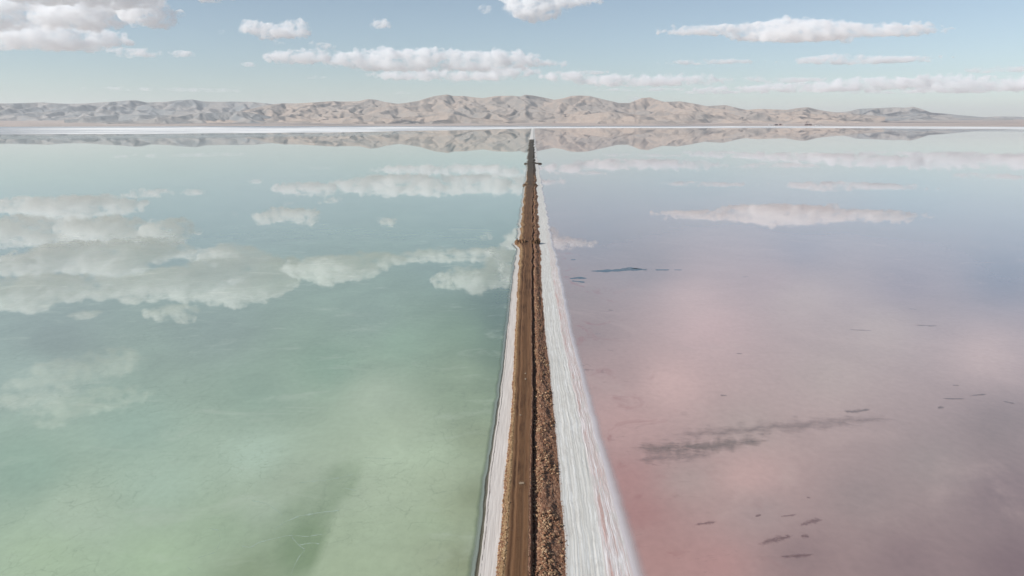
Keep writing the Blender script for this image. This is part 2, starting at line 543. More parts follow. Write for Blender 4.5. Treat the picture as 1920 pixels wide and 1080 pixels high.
def m_salt_left():
    m, T = material('pinkish_salt_crust')
    g, u, x, y = soil_common(T)
    lane = T.n('ShaderNodeCombineXYZ', {0: T.math('MULTIPLY', u, 26), 1: T.math('MULTIPLY', y, .07), 2: 0}).outputs[0]
    n1 = T.noise(lane, 1, 6, .65)
    n3 = T.noise(T.map(g, (5, 2, 5)), 1, 5, .7)
    cc = T.mix(T.ramp(n1, .38, .66), lin(190, 181, 173), lin(216, 209, 201))
    cc = T.mix(T.ramp(n1, .62, .70, 0, .5), cc, lin(186, 150, 130))
    cc = T.mix(T.ramp(n3, .3, .8, 0, .25), cc, lin(214, 198, 184))
    f = T.math('ADD', u, T.math('MULTIPLY', T.math('SUBTRACT', T.noise(T.map(g, (1.6, .5, 1)), 1, 4, .7), .5), .12))
    ck = T.math('MULTIPLY', T.ramp(f, 2.10, 2.122), T.ramp(f, 2.16, 2.138))
    cc = T.mix(T.math('MULTIPLY', T.math('MULTIPLY', ck, .9), T.ramp(T.noise(T.map(g, (1, .35, 1), (5, 0, 0)), 1, 3, .6), .30, .48)), cc, lin(70, 56, 48))
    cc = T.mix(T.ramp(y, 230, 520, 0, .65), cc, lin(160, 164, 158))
    # the scarp and the drowned shelf left of it
    cc = T.mix(T.ramp(u, 2.04, 1.95), cc, lin(78, 72, 54))
    cc = T.mix(T.ramp(u, 1.12, .86), cc, T.mix(T.ramp(T.math('ADD', u, T.math('MULTIPLY', T.math('SUBTRACT', n1, .5), 1.2)), .25, .75), lin(104, 118, 96), lin(152, 160, 148)))
    al = T.math('MAXIMUM', T.ramp(f, -.05, 1.0, 0, .8), T.ramp(f, .95, 1.15))
    wet = T.ramp(u, 2.0, 1.6)
    rg = T.math('SUBTRACT', .9, T.math('MULTIPLY', wet, .8))
    bp = T.n('ShaderNodeBump', {'Strength': .5, 'Distance': .06, 'Height': n1})
    b = T.n('ShaderNodeBsdfPrincipled', {'Base Color': cc, 'Roughness': rg, 'IOR': 1.4, 'Normal': bp.outputs[0], 'Alpha': al})
    return finish(m, T, b.outputs[0])


def m_salt_right():
    m, T = material('white_salt_crust')
    g, u, x, y = soil_common(T)
    wob = T.math('MULTIPLY', T.math('SUBTRACT', T.noise(T.map(g, (.5, .10, 1)), 1, 5, .65), .5), .06)
    uu = T.math('ADD', u, wob)
    lane = T.n('ShaderNodeCombineXYZ', {0: T.math('MULTIPLY', uu, 15), 1: T.math('MULTIPLY', y, .012), 2: 0}).outputs[0]
    lane2 = T.n('ShaderNodeCombineXYZ', {0: T.math('MULTIPLY', uu, 40), 1: T.math('MULTIPLY', y, .05), 2: 4}).outputs[0]
    n1 = T.noise(lane, 1, 5, .65)
    n2 = T.noise(lane2, 1, 4, .65)
    n3 = T.noise(T.map(g, (5, 2, 5)), 1, 5, .7)
    lane3 = T.n('ShaderNodeCombineXYZ', {0: T.math('MULTIPLY', uu, 9), 1: T.math('MULTIPLY', y, .02), 2: 9}).outputs[0]
    r1 = T.math('ABSOLUTE', T.math('SUBTRACT', T.noise(lane3, 1, 5, .6), .5))
    r2 = T.math('ABSOLUTE', T.math('SUBTRACT', T.noise(lane, 1.3, 4, .6), .5))
    white = T.mix(T.ramp(n1, .40, .60), lin(202, 198, 188), lin(222, 217, 207))
    white = T.mix(T.ramp(r1, .024, .0, 0, .6), white, lin(240, 239, 236))
    white = T.mix(T.ramp(r2, .016, .0, 0, .35), white, lin(158, 162, 158))
    white = T.mix(T.ramp(n2, .60, .70, 0, .28), white, lin(170, 170, 164))
    pk = T.mix(T.ramp(n1, .40, .60), lin(190, 172, 164), lin(214, 204, 198))
    pk = T.mix(T.ramp(n2, .57, .66, 0, .75), pk, lin(176, 136, 122))
    pk = T.mix(T.ramp(r1, .035, .0, 0, .9), pk, lin(244, 242, 240))
    pk = T.mix(T.ramp(r2, .020, .0, 0, .6), pk, lin(196, 134, 114))
    pk = T.mix(T.math('MULTIPLY', T.math('MULTIPLY', T.ramp(uu, 8.05, 8.12), T.ramp(uu, 8.32, 8.2)), T.ramp(T.noise(T.map(g, (.5, .06, 1)), 1, 4, .6), .5, .62, 0, .5)), pk, lin(184, 124, 104))
    cc = T.mix(T.math('MULTIPLY', T.ramp(uu, 7.90, 8.02), T.ramp(y, 520, 230)), white, pk)
    patch = T.noise(T.map(g, (.9, .22, 1), (7, 1, 0)), 1, 6, .7, .6)
    cc = T.mix(T.ramp(patch, .48, .62, 0, .55), cc, lin(196, 190, 180))
    cc = T.mix(T.ramp(patch, .40, .30, 0, .5), cc, lin(228, 225, 219))
    # outer wash: shallow white crust under brine fading to the pink
    cc = T.mix(T.ramp(u, 8.97, 9.05), cc, lin(208, 198, 196))
    cc = T.mix(T.ramp(u, 7.10, 7.0, 0, .6), cc, lin(190, 178, 168))
    cc = T.mix(T.ramp(n3, .5, .8, 0, .15), cc, lin(190, 182, 174))
    al = T.ramp(T.math('ADD', u, T.math('MULTIPLY', wob, 1.5)), 9.95, 9.02, 0, 1, True)
    wet = T.ramp(u, 8.9, 9.1)
    rg = T.math('SUBTRACT', .85, T.math('MULTIPLY', wet, .72))
    bp = T.n('ShaderNodeBump', {'Strength': .5, 'Distance': .05, 'Height': T.math('ADD', n1, n2)})
    b = T.n('ShaderNodeBsdfPrincipled', {'Base Color': cc, 'Roughness': rg, 'IOR': 1.4, 'Normal': bp.outputs[0], 'Alpha': al})
    return finish(m, T, b.outputs[0])


# wash and shelf lie just above the brine
EZ[0] = .004
EZ[10] = .004
EZ[1] = .02
EZ[9] = .03
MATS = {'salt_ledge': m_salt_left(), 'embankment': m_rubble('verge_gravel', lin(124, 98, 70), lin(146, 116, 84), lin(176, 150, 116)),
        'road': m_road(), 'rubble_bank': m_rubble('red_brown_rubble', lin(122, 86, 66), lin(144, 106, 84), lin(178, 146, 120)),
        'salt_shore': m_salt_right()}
for nm, spec in BANDS.items():
    o = link(nm, strip(nm, spec), MATS[nm], smooth=True)
    tag(o, kind='structure')


def surf_z(Y, b, f):
    e = edges(np.array([Y]))[0]
    X = e[b] * (1 - f) + e[b + 1] * f
    return X, float(np.asarray(heights(np.array([X]), np.array([Y]), b, f)).ravel()[0])


# ------------------------------------------------------------------ rocks on the causeway
def rock_material(name, attribute=False, tone=(156, 126, 98)):
    m, T = material(name)
    tc = T.n('ShaderNodeTexCoord').outputs['Object']
    n = T.noise(tc, 6, 5, .65)
    if attribute:
        base = T.n('ShaderNodeAttribute', None, attribute_name='tint').outputs['Color']
    else:
        rn = T.n('ShaderNodeObjectInfo').outputs['Random']
        base = T.mix(rn, lin(*[int(v * .82) for v in tone]), lin(*[min(255, int(v * 1.2)) for v in tone]))
    cc = T.mix(T.ramp(n, .35, .7, 0, .4), base, lin(110, 80, 58))
    bp = T.n('ShaderNodeBump', {'Strength': .4, 'Distance': .03, 'Height': n})
    b = T.n('ShaderNodeBsdfPrincipled', {'Base Color': cc, 'Roughness': .9, 'Specular IOR Level': .2, 'Normal': bp.outputs[0]})
    return finish(m, T, b.outputs[0])


RM = rock_material('tan_rock')
RMS = rock_material('rubble_stone', True)


def rock_mesh(k, sub):
    bm = bmesh.new()
    bmesh.ops.create_icosphere(bm, subdivisions=sub, radius=.5)
    r = random.Random(k)
    off = Vector((r.uniform(0, 50), r.uniform(0, 50), 0))
    cuts = [Vector((r.gauss(0, 1), r.gauss(0, 1), r.gauss(0, 1))).normalized() for _ in range(7)]
    for v in bm.verts:
        p = v.co.copy()
        for c_ in cuts:                      # broken faces
            d = p.dot(c_) - .36
            if d > 0:
                p -= c_ * d
        p *= 1 + r.uniform(-.07, .07)
        v.co = Vector((p.x * 1.25, p.y * .95, p.z * .8))
    me = bpy.data.meshes.new('rock')
    bm.to_mesh(me); bm.free()
    return me


RV = [rock_mesh(k, 2) for k in range(14)]
for me in RV:
    me.materials.append(RM)
T0 = []
for k in range(10):
    me = rock_mesh(50 + k, 1)
    v = np.empty(len(me.vertices) * 3, np.float32); me.vertices.foreach_get('co', v)
    f = np.array([list(p.vertices) for p in me.polygons])
    T0.append((v.reshape(-1, 3), f)); bpy.data.meshes.remove(me)

rs = np.random.RandomState(5)


def rock_spots(n, where, y0, y1, smin, smax, power=2.2):
    """(band, frac, Y, size) picks; clustered by a noise mask"""
    out = []
    while len(out) < n:
        Y = y0 * (y1 / y0) ** rs.rand()
        if where == 'rubble':
            u = 5.55 + 1.42 * rs.rand()
            k = float(fbm(u * 2.4, Y / (4 + Y * .012), 3.0, 3)) + .5 * math.exp(-((u - 6.3) / .22) ** 2)
            if k < rs.uniform(.0, .75):
                continue
        elif where == 'verge':
            u = 3.0 + abs(rs.normal(0, .20))
            if rs.rand() < .2:
                u = 3.0 + rs.rand() * .9
            if u > 3.95 or float(pn(Y / 7, 8.0)) < rs.uniform(-.8, .3):
                continue
        else:
            u = 7.0 + abs(rs.normal(0, .025))
        s = smin + (smax - smin) * rs.rand() ** power
        out.append((int(u), u - int(u), Y, s))
    return out


loose = (rock_spots(11000, 'rubble', 88, 900, .09, .55, 3.4) + rock_spots(5200, 'verge', 88, 900, .10, .42, 2.4)
         + rock_spots(700, 'edge', 88, 500, .08, .2))
VV, FF, CC, off = [], [], [], 0
edc = {}
for (b, f, Y, s) in loose:
    i = min(len(YR) - 1, max(0, int(math.log(Y / 70) / math.log(1.0021))))
    X = ED[i, b] * (1 - f) + ED[i, b + 1] * f
    v, fc = T0[rs.randint(10)]
    a = rs.rand() * 6.283
    ca, sa = math.cos(a), math.sin(a)
    s *= 1 + max(0, Y - 250) / 900
    p = v * s * np.array([1, 1, rs.uniform(.8, 1.3)])
    p = np.stack([p[:, 0] * ca - p[:, 1] * sa, p[:, 0] * sa + p[:, 1] * ca, p[:, 2]], -1)
    VV.append((p, X, YR[i], b, f, s))
    FF.append(fc + off); off += len(v)
    t = rs.rand()
    base = np.array(lin(*((140, 102, 78) if rs.rand() < .7 else (184, 156, 124)))) * (.6 + .6 * t)
    CC.append(np.tile(base, (len(v), 1)))
bands = {}
for j, (p, X, Y, b, f, s) in enumerate(VV):
    bands.setdefault(b, []).append(j)
Z = np.zeros(len(VV))
for b, js in bands.items():
    Z[js] = heights(np.array([VV[j][1] for j in js]), np.array([VV[j][2] for j in js]), b, np.array([VV[j][4] for j in js]))
V = np.concatenate([p + np.array([X, Y, Z[j] + s * .14]) for j, (p, X, Y, b, f, s) in enumerate(VV)])
me = np_mesh('rubble', V, np.concatenate(FF))
attr(me, 'tint', np.concatenate(CC))
tag(link('rubble', me, RMS), 'loose brown stones heaped along both sides of the dirt road', kind='stuff')

big = sorted(rock_spots(330, 'rubble', 92, 260, .34, .62, 1.5) , key=lambda t: -t[3] / t[2])[:205]
bigv = sorted(rock_spots(150, 'verge', 92, 240, .28, .46, 1.5), key=lambda t: -t[3] / t[2])[:85]
for grp, spots, lab in (('rocks in the rubble bank right of the road', big, 'angular brown rock lying in the rubble bank between the dirt road and white salt shore'),
                        ('rocks on the verge left of the road', bigv, 'tan rock on the gravel verge between the pinkish salt ledge and the dirt road')):
    for (b, f, Y, s) in spots:
        i = int(math.log(Y / 70) / math.log(1.0021))
        X = ED[i, b] * (1 - f) + ED[i, b + 1] * f
        z = float(np.asarray(heights(np.array([X]), np.array([YR[i]]), b, np.array([f]))).ravel()[0])
        o = bpy.data.objects.new('rock', RV[rs.randint(14)])
        col.objects.link(o)
        o.location = (X, YR[i], z + s * .12)
        o.rotation_euler = (rs.uniform(-.3, .3), rs.uniform(-.3, .3), rs.uniform(0, 6.28))
        o.scale = (s, s * rs.uniform(.8, 1.1), s * rs.uniform(.8, 1.2))
        tag(o, lab, 'rock', grp)

# ------------------------------------------------------------------ mounds and spurs where the causeway widens
MM = m_rubble('mound_soil', lin(104, 76, 54), lin(126, 94, 68), lin(160, 130, 98))


def mound(x0, x1, y, deep, hgt, label, seed, group=None, skew=0):
    a, b = ground(x0, y), ground(x1, y)
    n, k = 40, 16
    C = (a + b) / 2
    half = abs(b[0] - a[0]) / 2
    u = np.linspace(-1, 1, n)[:, None]; v = np.linspace(-1, 1, k)[None, :]
    wv = (1 - u ** 2) ** .6 * (1 + .35 * fbm(u * 3, seed, 0, 3))
    X = u * half + 0 * v
    Yv = v * deep * wv + skew * u
    Zv = hgt * np.clip(1 - v ** 2, 0, 1) ** .8 * (1 - u ** 2) ** .22 * (1 + .6 * fbm(u * 4, v * 1.5, seed, 4)) - .1
    me = grid_mesh('rubble_mound', np.stack([X, Yv, Zv], -1))
    o = link('rubble_mound', me, MM, smooth=True)
    o.location = (C[0], C[1], 0)
    return tag(o, label, 'mound', group)


mound(964.5, 989, 458.5, 7.0, 2.3, 'brown rubble mound bulging left of the road at the widest wiggle', 1)
mound(997, 1013, 459, 3.6, 2.5, 'brown rubble mound on the right of the road opposite the left bulge', 2, skew=2)
mound(979.5, 994, 348.5, 6, 1.9, 'small dark spur pointing left into the green brine midway along the causeway', 3)
mound(998, 1006.5, 349, 6, 2.3, 'small dark mound on the right edge midway along the causeway', 4)
mound(982, 1016.5, 307.5, 9, 2.0, 'long dark cross spur reaching out on both sides of the far causeway', 5)
mound(988.6, 994, 281.5, 12, 2.0, 'thin distant dark spur left of the causeway beyond the cross spur', 6)
mound(998, 1002.8, 296, 12, 4.0, 'small dark hump right of the causeway just beyond the cross spur', 7)
mound(992, 999, 268.5, 14, 3.6, 'farthest dark hump where the causeway turns white', 8)

# ------------------------------------------------------------------ flat marks in and on the brine
def blob_sheet(name, pts, mat, z, kind='structure', label=None, cat=None, group=None):
    """closed outline given by surveyed pixels -> sheet lying on the lake, with ragged edge"""
    P = np.array([ground(x, y, z) for x, y in pts])
    n = len(P)
    me = bpy.data.meshes.new(name)
    me.from_pydata([tuple(p) for p in P], [], [list(range(n))])
    me.update()
    o = link(name, me, mat)
    return tag(o, label, cat, group, kind)


def ribbon(name, pts, wpx, mat, z, seed=0, kind='structure', label=None, group=None, cat=None, taper=True, rag=.5):
    """a flat ribbon along surveyed pixels with a feather attribute across it"""
    pts = np.array(pts, float)
    d = np.r_[0, np.cumsum(np.hypot(*np.diff(pts, axis=0).T))]
    t = np.linspace(0, d[-1], max(12, int(d[-1] / 2.2)))
    x = np.interp(t, d, pts[:, 0]); y = np.interp(t, d, pts[:, 1])
    s = t / d[-1]
    wd = wpx * 1.25 * (np.sin(np.pi * np.clip(s, 0.0, 1)) ** .3 if taper else 1 + 0 * s)
    wd = wd * (1 + rag * fbm(t / 14, seed * 2.3, 0, 3))
    y = y + .25 * wpx * rag * fbm(t / 25, 5 + seed, 0, 3)
    cols_ = []
    us = np.linspace(-1, 1, 7)
    for u in us:
        g = ground(x, y + u * wd / 2, z)
        cols_.append(g)
    P = np.stack(cols_, 1)
    me = grid_mesh(name, P)
    endf = np.clip(np.sin(np.pi * s) * (1.9 if taper else 6), 0, 1)
    attr(me, 'feather', ((1 - np.abs(us))[None, :] * endf[:, None]).ravel())
    return tag(link(name, me, mat), label, cat, group, kind)


def m_mark(name, colr, strength, fine=(.5, .8), edge=.6, rough=.05, stretch=1.0):
    m, T = material(name)
    g = T.n('ShaderNodeNewGeometry').outputs['Position']
    n = T.noise(T.map(g, (fine[0], fine[1], 1)), 1, 7, .68, .5)
    f = T.n('ShaderNodeAttribute', None, attribute_name='feather').outputs['Fac']
    a = T.ramp(T.math('ADD', f, T.math('MULTIPLY', T.math('SUBTRACT', n, .5), 2.3)), .15, edge, 0, strength)
    b = T.n('ShaderNodeBsdfPrincipled', {'Base Color': tuple(colr) + (1,), 'Roughness': rough, 'IOR': 1.46, 'Alpha': a})
    return finish(m, T, b.outputs[0])


TEAL = m_mark('teal_algae', lin(70, 88, 96), .95, (.12, .12), .5)
GREY = m_mark('grey_silt', lin(122, 116, 114), .48, (.5, .45), 1.2)
MAUVE = m_mark('mauve_silt', lin(122, 94, 96), .45, (1.6, 1.9), 1.15)
GREYSOFT = m_mark('pale_grey_silt', lin(128, 118, 116), .42, (.2, .3), 1.3)
WETM = m_mark('wet_salt_margin', lin(196, 198, 196), .55, (.0012, .004), 1.3, .3)
ribbon('wet_salt_margin', [(-250, 258), (100, 257.5), (400, 255), (700, 251), (900, 246)], 12, WETM, .02, seed=90, rag=.2)
ribbon('wet_salt_margin', [(1560, 242.5), (1760, 244), (2000, 246.5), (2200, 248)], 5, WETM, .02, seed=91, rag=.2)
VEIN = m_mark('pale_salt_vein', lin(190, 206, 184), .6, (1.0, 1.0), .9)

for pts, wd in (([(1100, 508), (1115, 509), (1150, 507), (1190, 505), (1215, 506)], 4.5), ([(1160, 504), (1185, 503), (1206, 504.5)], 2.5), ([(1228, 506), (1257, 506)], 2), ([(1262, 506), (1280, 506)], 1.4),
                ([(1066, 522), (1085, 521), (1102, 521.5)], 3.6), ([(1070, 527), (1098, 529)], 3.0), ([(1070, 487), (1080, 487)], 1.8)):
    ribbon('algae_streak', pts, wd, TEAL, .006, seed=len(pts) + wd, label='dark teal algae streak on the far pink brine')
SWATH = m_mark('silt_swath', lin(128, 119, 116), .4, (.3, .5), 1.6)
LENS = m_mark('dark_silt', lin(112, 108, 102), .55, (.16, .28), 1.5)
ribbon('silt_bank', [(1170, 838), (1240, 842), (1330, 838), (1400, 830), (1460, 819)], 30, LENS, .006, seed=3)
ribbon('silt_bank', [(1215, 828), (1300, 814), (1400, 806), (1500, 798), (1600, 789), (1700, 785)], 34, SWATH, .010, seed=9)
ribbon('silt_bank', [(1180, 862), (1260, 858), (1350, 850)], 24, SWATH, .014, seed=11)
for k, (pts, wd) in enumerate((([(1577, 770), (1605, 772), (1635, 767)], 8), ([(1785, 722), (1800, 723)], 5), ([(1815, 743), (1853, 738)], 4), ([(1765, 747), (1812, 748)], 3.5), ([(1757, 764), (1772, 764)], 5), ([(1350, 741), (1364, 742)], 4),
                ([(1115, 626), (1127, 626)], 3.2), ([(1138, 656), (1150, 657)], 2.6), ([(1390, 519), (1405, 519)], 2), ([(1380, 663), (1392, 663)], 2.5), ([(1700, 579), (1720, 580)], 2.2), ([(1713, 610), (1762, 611)], 3), ([(1590, 618), (1640, 620)], 2), ([(1880, 752), (1905, 757)], 4), ([(1139, 581), (1152, 582)], 2))):
    ribbon('silt_patch', pts, wd, GREY, .014, seed=k)
for k, (pts, wd) in enumerate((([(1497, 986), (1520, 978), (1545, 975)], 13), ([(1500, 1005), (1518, 1006)], 8), ([(1462, 968), (1495, 965)], 5), ([(1512, 932), (1520, 934)], 5), ([(1420, 1020), (1450, 1012), (1490, 1005)], 14), ([(1460, 1044), (1530, 1040)], 9), ([(1300, 984), (1345, 978)], 8),
                ([(1415, 968), (1428, 965)], 7))):
    ribbon('silt_patch', pts, wd, MAUVE, .018, seed=k + 20)
PUD = m_mark('pale_dried_puddle', lin(170, 148, 122), .7, (1.5, 1.5), .7, .7)
for k, (pts, wd) in enumerate((([(972, 905.5), (984, 905.5)], 5), ([(983, 700), (987, 700)], 4), ([(983.5, 710), (987, 710)], 5),
                               ([(973, 778), (978, 778)], 3))):
    ribbon('dried_puddle', pts, wd, PUD, 1.56, seed=k + 80, rag=.3)
veins = (([(545, 1080), (552, 1060), (560, 1045), (572, 1030), (560, 1022), (545, 1005)], 3.0), ([(560, 1022), (585, 1018), (600, 1020)], 2), ([(452, 1024), (470, 1026), (486, 1017), (505, 1012), (540, 1004), (575, 1006), (610, 1001)], 2.6), ([(512, 1008), (517, 990), (532, 980), (560, 968), (606, 960), (640, 957)], 2.4),
         ([(470, 938), (500, 944), (518, 956), (530, 966)], 2.0), ([(388, 990), (410, 994), (413, 1015)], 2.0), ([(413, 1015), (405, 1035), (370, 1046)], 1.8), ([(470, 1024), (470, 1034)], 2), ([(560, 905), (620, 899), (665, 889)], 1.6), ([(640, 914), (668, 920)], 1.6), ([(682, 858), (735, 860)], 1.4), ([(350, 1062), (362, 1072)], 1.6))
for k, (pts, wd) in enumerate(veins):
    ribbon('salt_vein', pts, wd, VEIN, .006, seed=k + 40, taper=False, rag=1.0, label='pale branching salt vein under the green brine')

# ------------------------------------------------------------------ far shore: salt flat and plain
SHORE = [(-400, 255), (0, 252), (120, 251.4), (300, 250.8), (640, 248.2), (850, 244.2), (960, 241.8), (1010, 240.6), (1300, 240.1), (1560, 240.1), (1920, 242.2), (2300, 243.5)]


def az_of(px):
    d = direction(px, HOR + 0 * np.asarray(px, float))
    return np.arctan2(d[..., 0], d[..., 1])


_sp_ = np.array([ground(x, y) for x, y in SHORE])
_saz, _sr = np.arctan2(_sp_[:, 0], _sp_[:, 1]), np.hypot(_sp_[:, 0], _sp_[:, 1])
FOOT = 11300.0                          # where the flat starts to rise


def plain_z(r, az):
    """alluvial slope rising from the flat towards the hills"""
    return np.clip((r - FOOT) / 7500, 0, 1.6) ** 1.15 * 62


def salt_flat():
    az = np.linspace(-.80, .80, 900)
    r0 = np.interp(az, _saz, _sr) * (1 + .012 * fbm(az * 9, 0, 0, 4) + .004 * fbm(az * 60, 3, 0, 3))
    t = np.linspace(0, 1, 40)[:, None]
    rr = r0 * (1 - t) + (FOOT + 300) * t
    zz = .01 + .5 * sstep(t, 0, .05) + 0 * rr
    P = np.stack([rr * np.sin(az), rr * np.cos(az), zz], -1)
    m, T = material('far_salt_flat')
    g = T.n('ShaderNodeNewGeometry').outputs['Position']
    sx = T.n('ShaderNodeSeparateXYZ', {0: g})
    r = T.n('ShaderNodeVectorMath', {0: g}, operation='LENGTH').outputs['Value']
    azs = T.math('ARCTAN2', sx.outputs[0], sx.outputs[1])
    lr = T.math('LOGARITHM', r, 2.718)
    st = T.n('ShaderNodeCombineXYZ', {0: T.math('MULTIPLY', azs, 5), 1: T.math('MULTIPLY', lr, 26), 2: 0}).outputs[0]
    n = T.noise(st, 1, 5, .6)
    # the near edge is dry white salt, the middle is wet grey, a thin white line lies behind that
    dry = T.ramp(n, .39, .47)
    back = T.math('MULTIPLY', T.ramp(r, 8600, 9200), T.ramp(r, 10600, 10100))
    backm = T.math('MULTIPLY', back, T.ramp(azs, .24, .10))
    dry = T.math('MULTIPLY', dry, T.math('SUBTRACT', 1, backm), clamp=True)
    leftgrey = T.ramp(azs, -.50, -.64)
    dry = T.math('MULTIPLY', dry, T.math('SUBTRACT', 1, T.math('MULTIPLY', leftgrey, .85)))
    far_ = T.ramp(r, 10300, 10900)
    cc = T.mix(dry, lin(128, 128, 130), lin(238, 236, 232))
    cc = T.mix(far_, cc, T.mix(T.ramp(T.noise(st, 1.7, 4, .6), .4, .6), lin(150, 142, 138), lin(186, 174, 164)))
    wet = T.math('MULTIPLY', T.math('SUBTRACT', 1, dry), T.math('SUBTRACT', 1, far_))
    rg = T.math('SUBTRACT', .9, T.math('MULTIPLY', wet, .72))
    b = T.n('ShaderNodeBsdfPrincipled', {'Base Color': cc, 'Roughness': rg, 'Specular IOR Level': T.math('MULTIPLY', wet, .5)})
    finish(m, T, b.outputs[0])
    tag(link('salt_flat', grid_mesh('salt_flat', P[::-1]), m, smooth=True), kind='structure')


salt_flat()


def m_desert(name, a, b_, c_, scale=1.0):
    m, T = material(name)
    g = T.n('ShaderNodeNewGeometry')
    p = g.outputs['Position']
    n1 = T.noise(T.map(p, (.0009 * scale, .0006 * scale, .0016)), 1, 6, .62, .5)
    n2 = T.noise(T.map(p, (.006, .004, .008)), 1, 5, .65)
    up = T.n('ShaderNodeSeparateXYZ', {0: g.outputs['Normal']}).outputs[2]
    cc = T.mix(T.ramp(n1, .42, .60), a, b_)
    cc = T.mix(T.ramp(up, .95, .72, 0, .5), cc, c_)  # slope shade painted in: steep faces go darker and bluer
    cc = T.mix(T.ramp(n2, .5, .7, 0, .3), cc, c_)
    bp = T.n('ShaderNodeBump', {'Strength': .8, 'Distance': 22.0, 'Height': n2})
    b = T.n('ShaderNodeBsdfPrincipled', {'Base Color': cc, 'Roughness': 1, 'Specular IOR Level': .05, 'Normal': bp.outputs[0]})
    return finish(m, T, b.outputs[0])


DES = m_desert('desert_slope', lin(188, 170, 158), lin(172, 158, 148), lin(150, 142, 136))
az = np.linspace(-1.2, 1.2, 500)
r_ = np.concatenate([np.linspace(FOOT, 24000, 90), np.linspace(25000, 56000, 20)])[:, None]
zz = plain_z(r_, az) + .6 + 6 * sstep(r_, FOOT, FOOT + 3000) * fbm(az * 20, r_ / 2500, 0, 4)
P = np.stack([r_ * np.sin(az), r_ * np.cos(az), zz], -1)
tag(link('desert_plain', grid_mesh('desert_plain', P[::-1]), DES, smooth=True), kind='structure')
# bed under everything, out to the horizon and behind the camera
me = np_mesh('lake_bed', np.array([[-56000, -9000, -.6], [56000, -9000, -.6], [56000, 56000, -.6], [-56000, 56000, -.6]]), np.array([[0, 1, 2, 3]]))
m, T = material('lake_bed_mud')
b = T.n('ShaderNodeBsdfPrincipled', {'Base Color': lin(170, 160, 150) + (1,), 'Roughness': .8})
tag(link('lake_bed', me, finish(m, T, b.outputs[0])), kind='structure')


# ------------------------------------------------------------------ mountains
def erode(Z, dx, dy, K, rounds, smooth=.18):
    """rivers cut the relief: every cell drains to its lowest neighbour (flooded pits overflow), valleys deepen with the area they drain"""
    import heapq
    nr, nc = Z.shape
    N = nr * nc
    nb = (-1, 1, -nc, nc, -nc - 1, -nc + 1, nc - 1, nc + 1)
    edge = np.zeros((nr, nc), bool); edge[0] = edge[-1] = True; edge[:, 0] = edge[:, -1] = True
    eidx = np.flatnonzero(edge.ravel())
    for it in range(rounds):
        z = Z.ravel().tolist()
        recv = [-1] * N
        done = bytearray(N)
        heap = []
        for i in eidx.tolist():
            done[i] = 1
            heap.append((z[i], i))
        heapq.heapify(heap)
        order = []
        push, pop = heapq.heappush, heapq.heappop
        while heap:
            h, i = pop(heap)
            order.append(i)
            for o_ in nb:
                j = i + o_
                if 0 <= j < N and not done[j]:
                    done[j] = 1
                    recv[j] = i
                    zj = z[j]
                    if zj <= h:
                        zj = h + .02
                        z[j] = zj
                    push(heap, (zj, j))
        A = [1.0] * N
        for i in reversed(order):
            r = recv[i]
            if r >= 0:
                A[r] += A[i]
        F = (K * np.sqrt(np.minimum(np.array(A), 1500))).tolist()
        for i in order:
            r = recv[i]
            if r >= 0:
                f = F[i]
                z[i] = (z[i] + f * z[r]) / (1 + f)
        Z = np.array(z).reshape(nr, nc)
        Zp = np.pad(Z, 1, 'edge')
        Z = (1 - smooth) * Z + smooth * .25 * (Zp[:-2, 1:-1] + Zp[2:, 1:-1] + Zp[1:-1, :-2] + Zp[1:-1, 2:])
    return Z


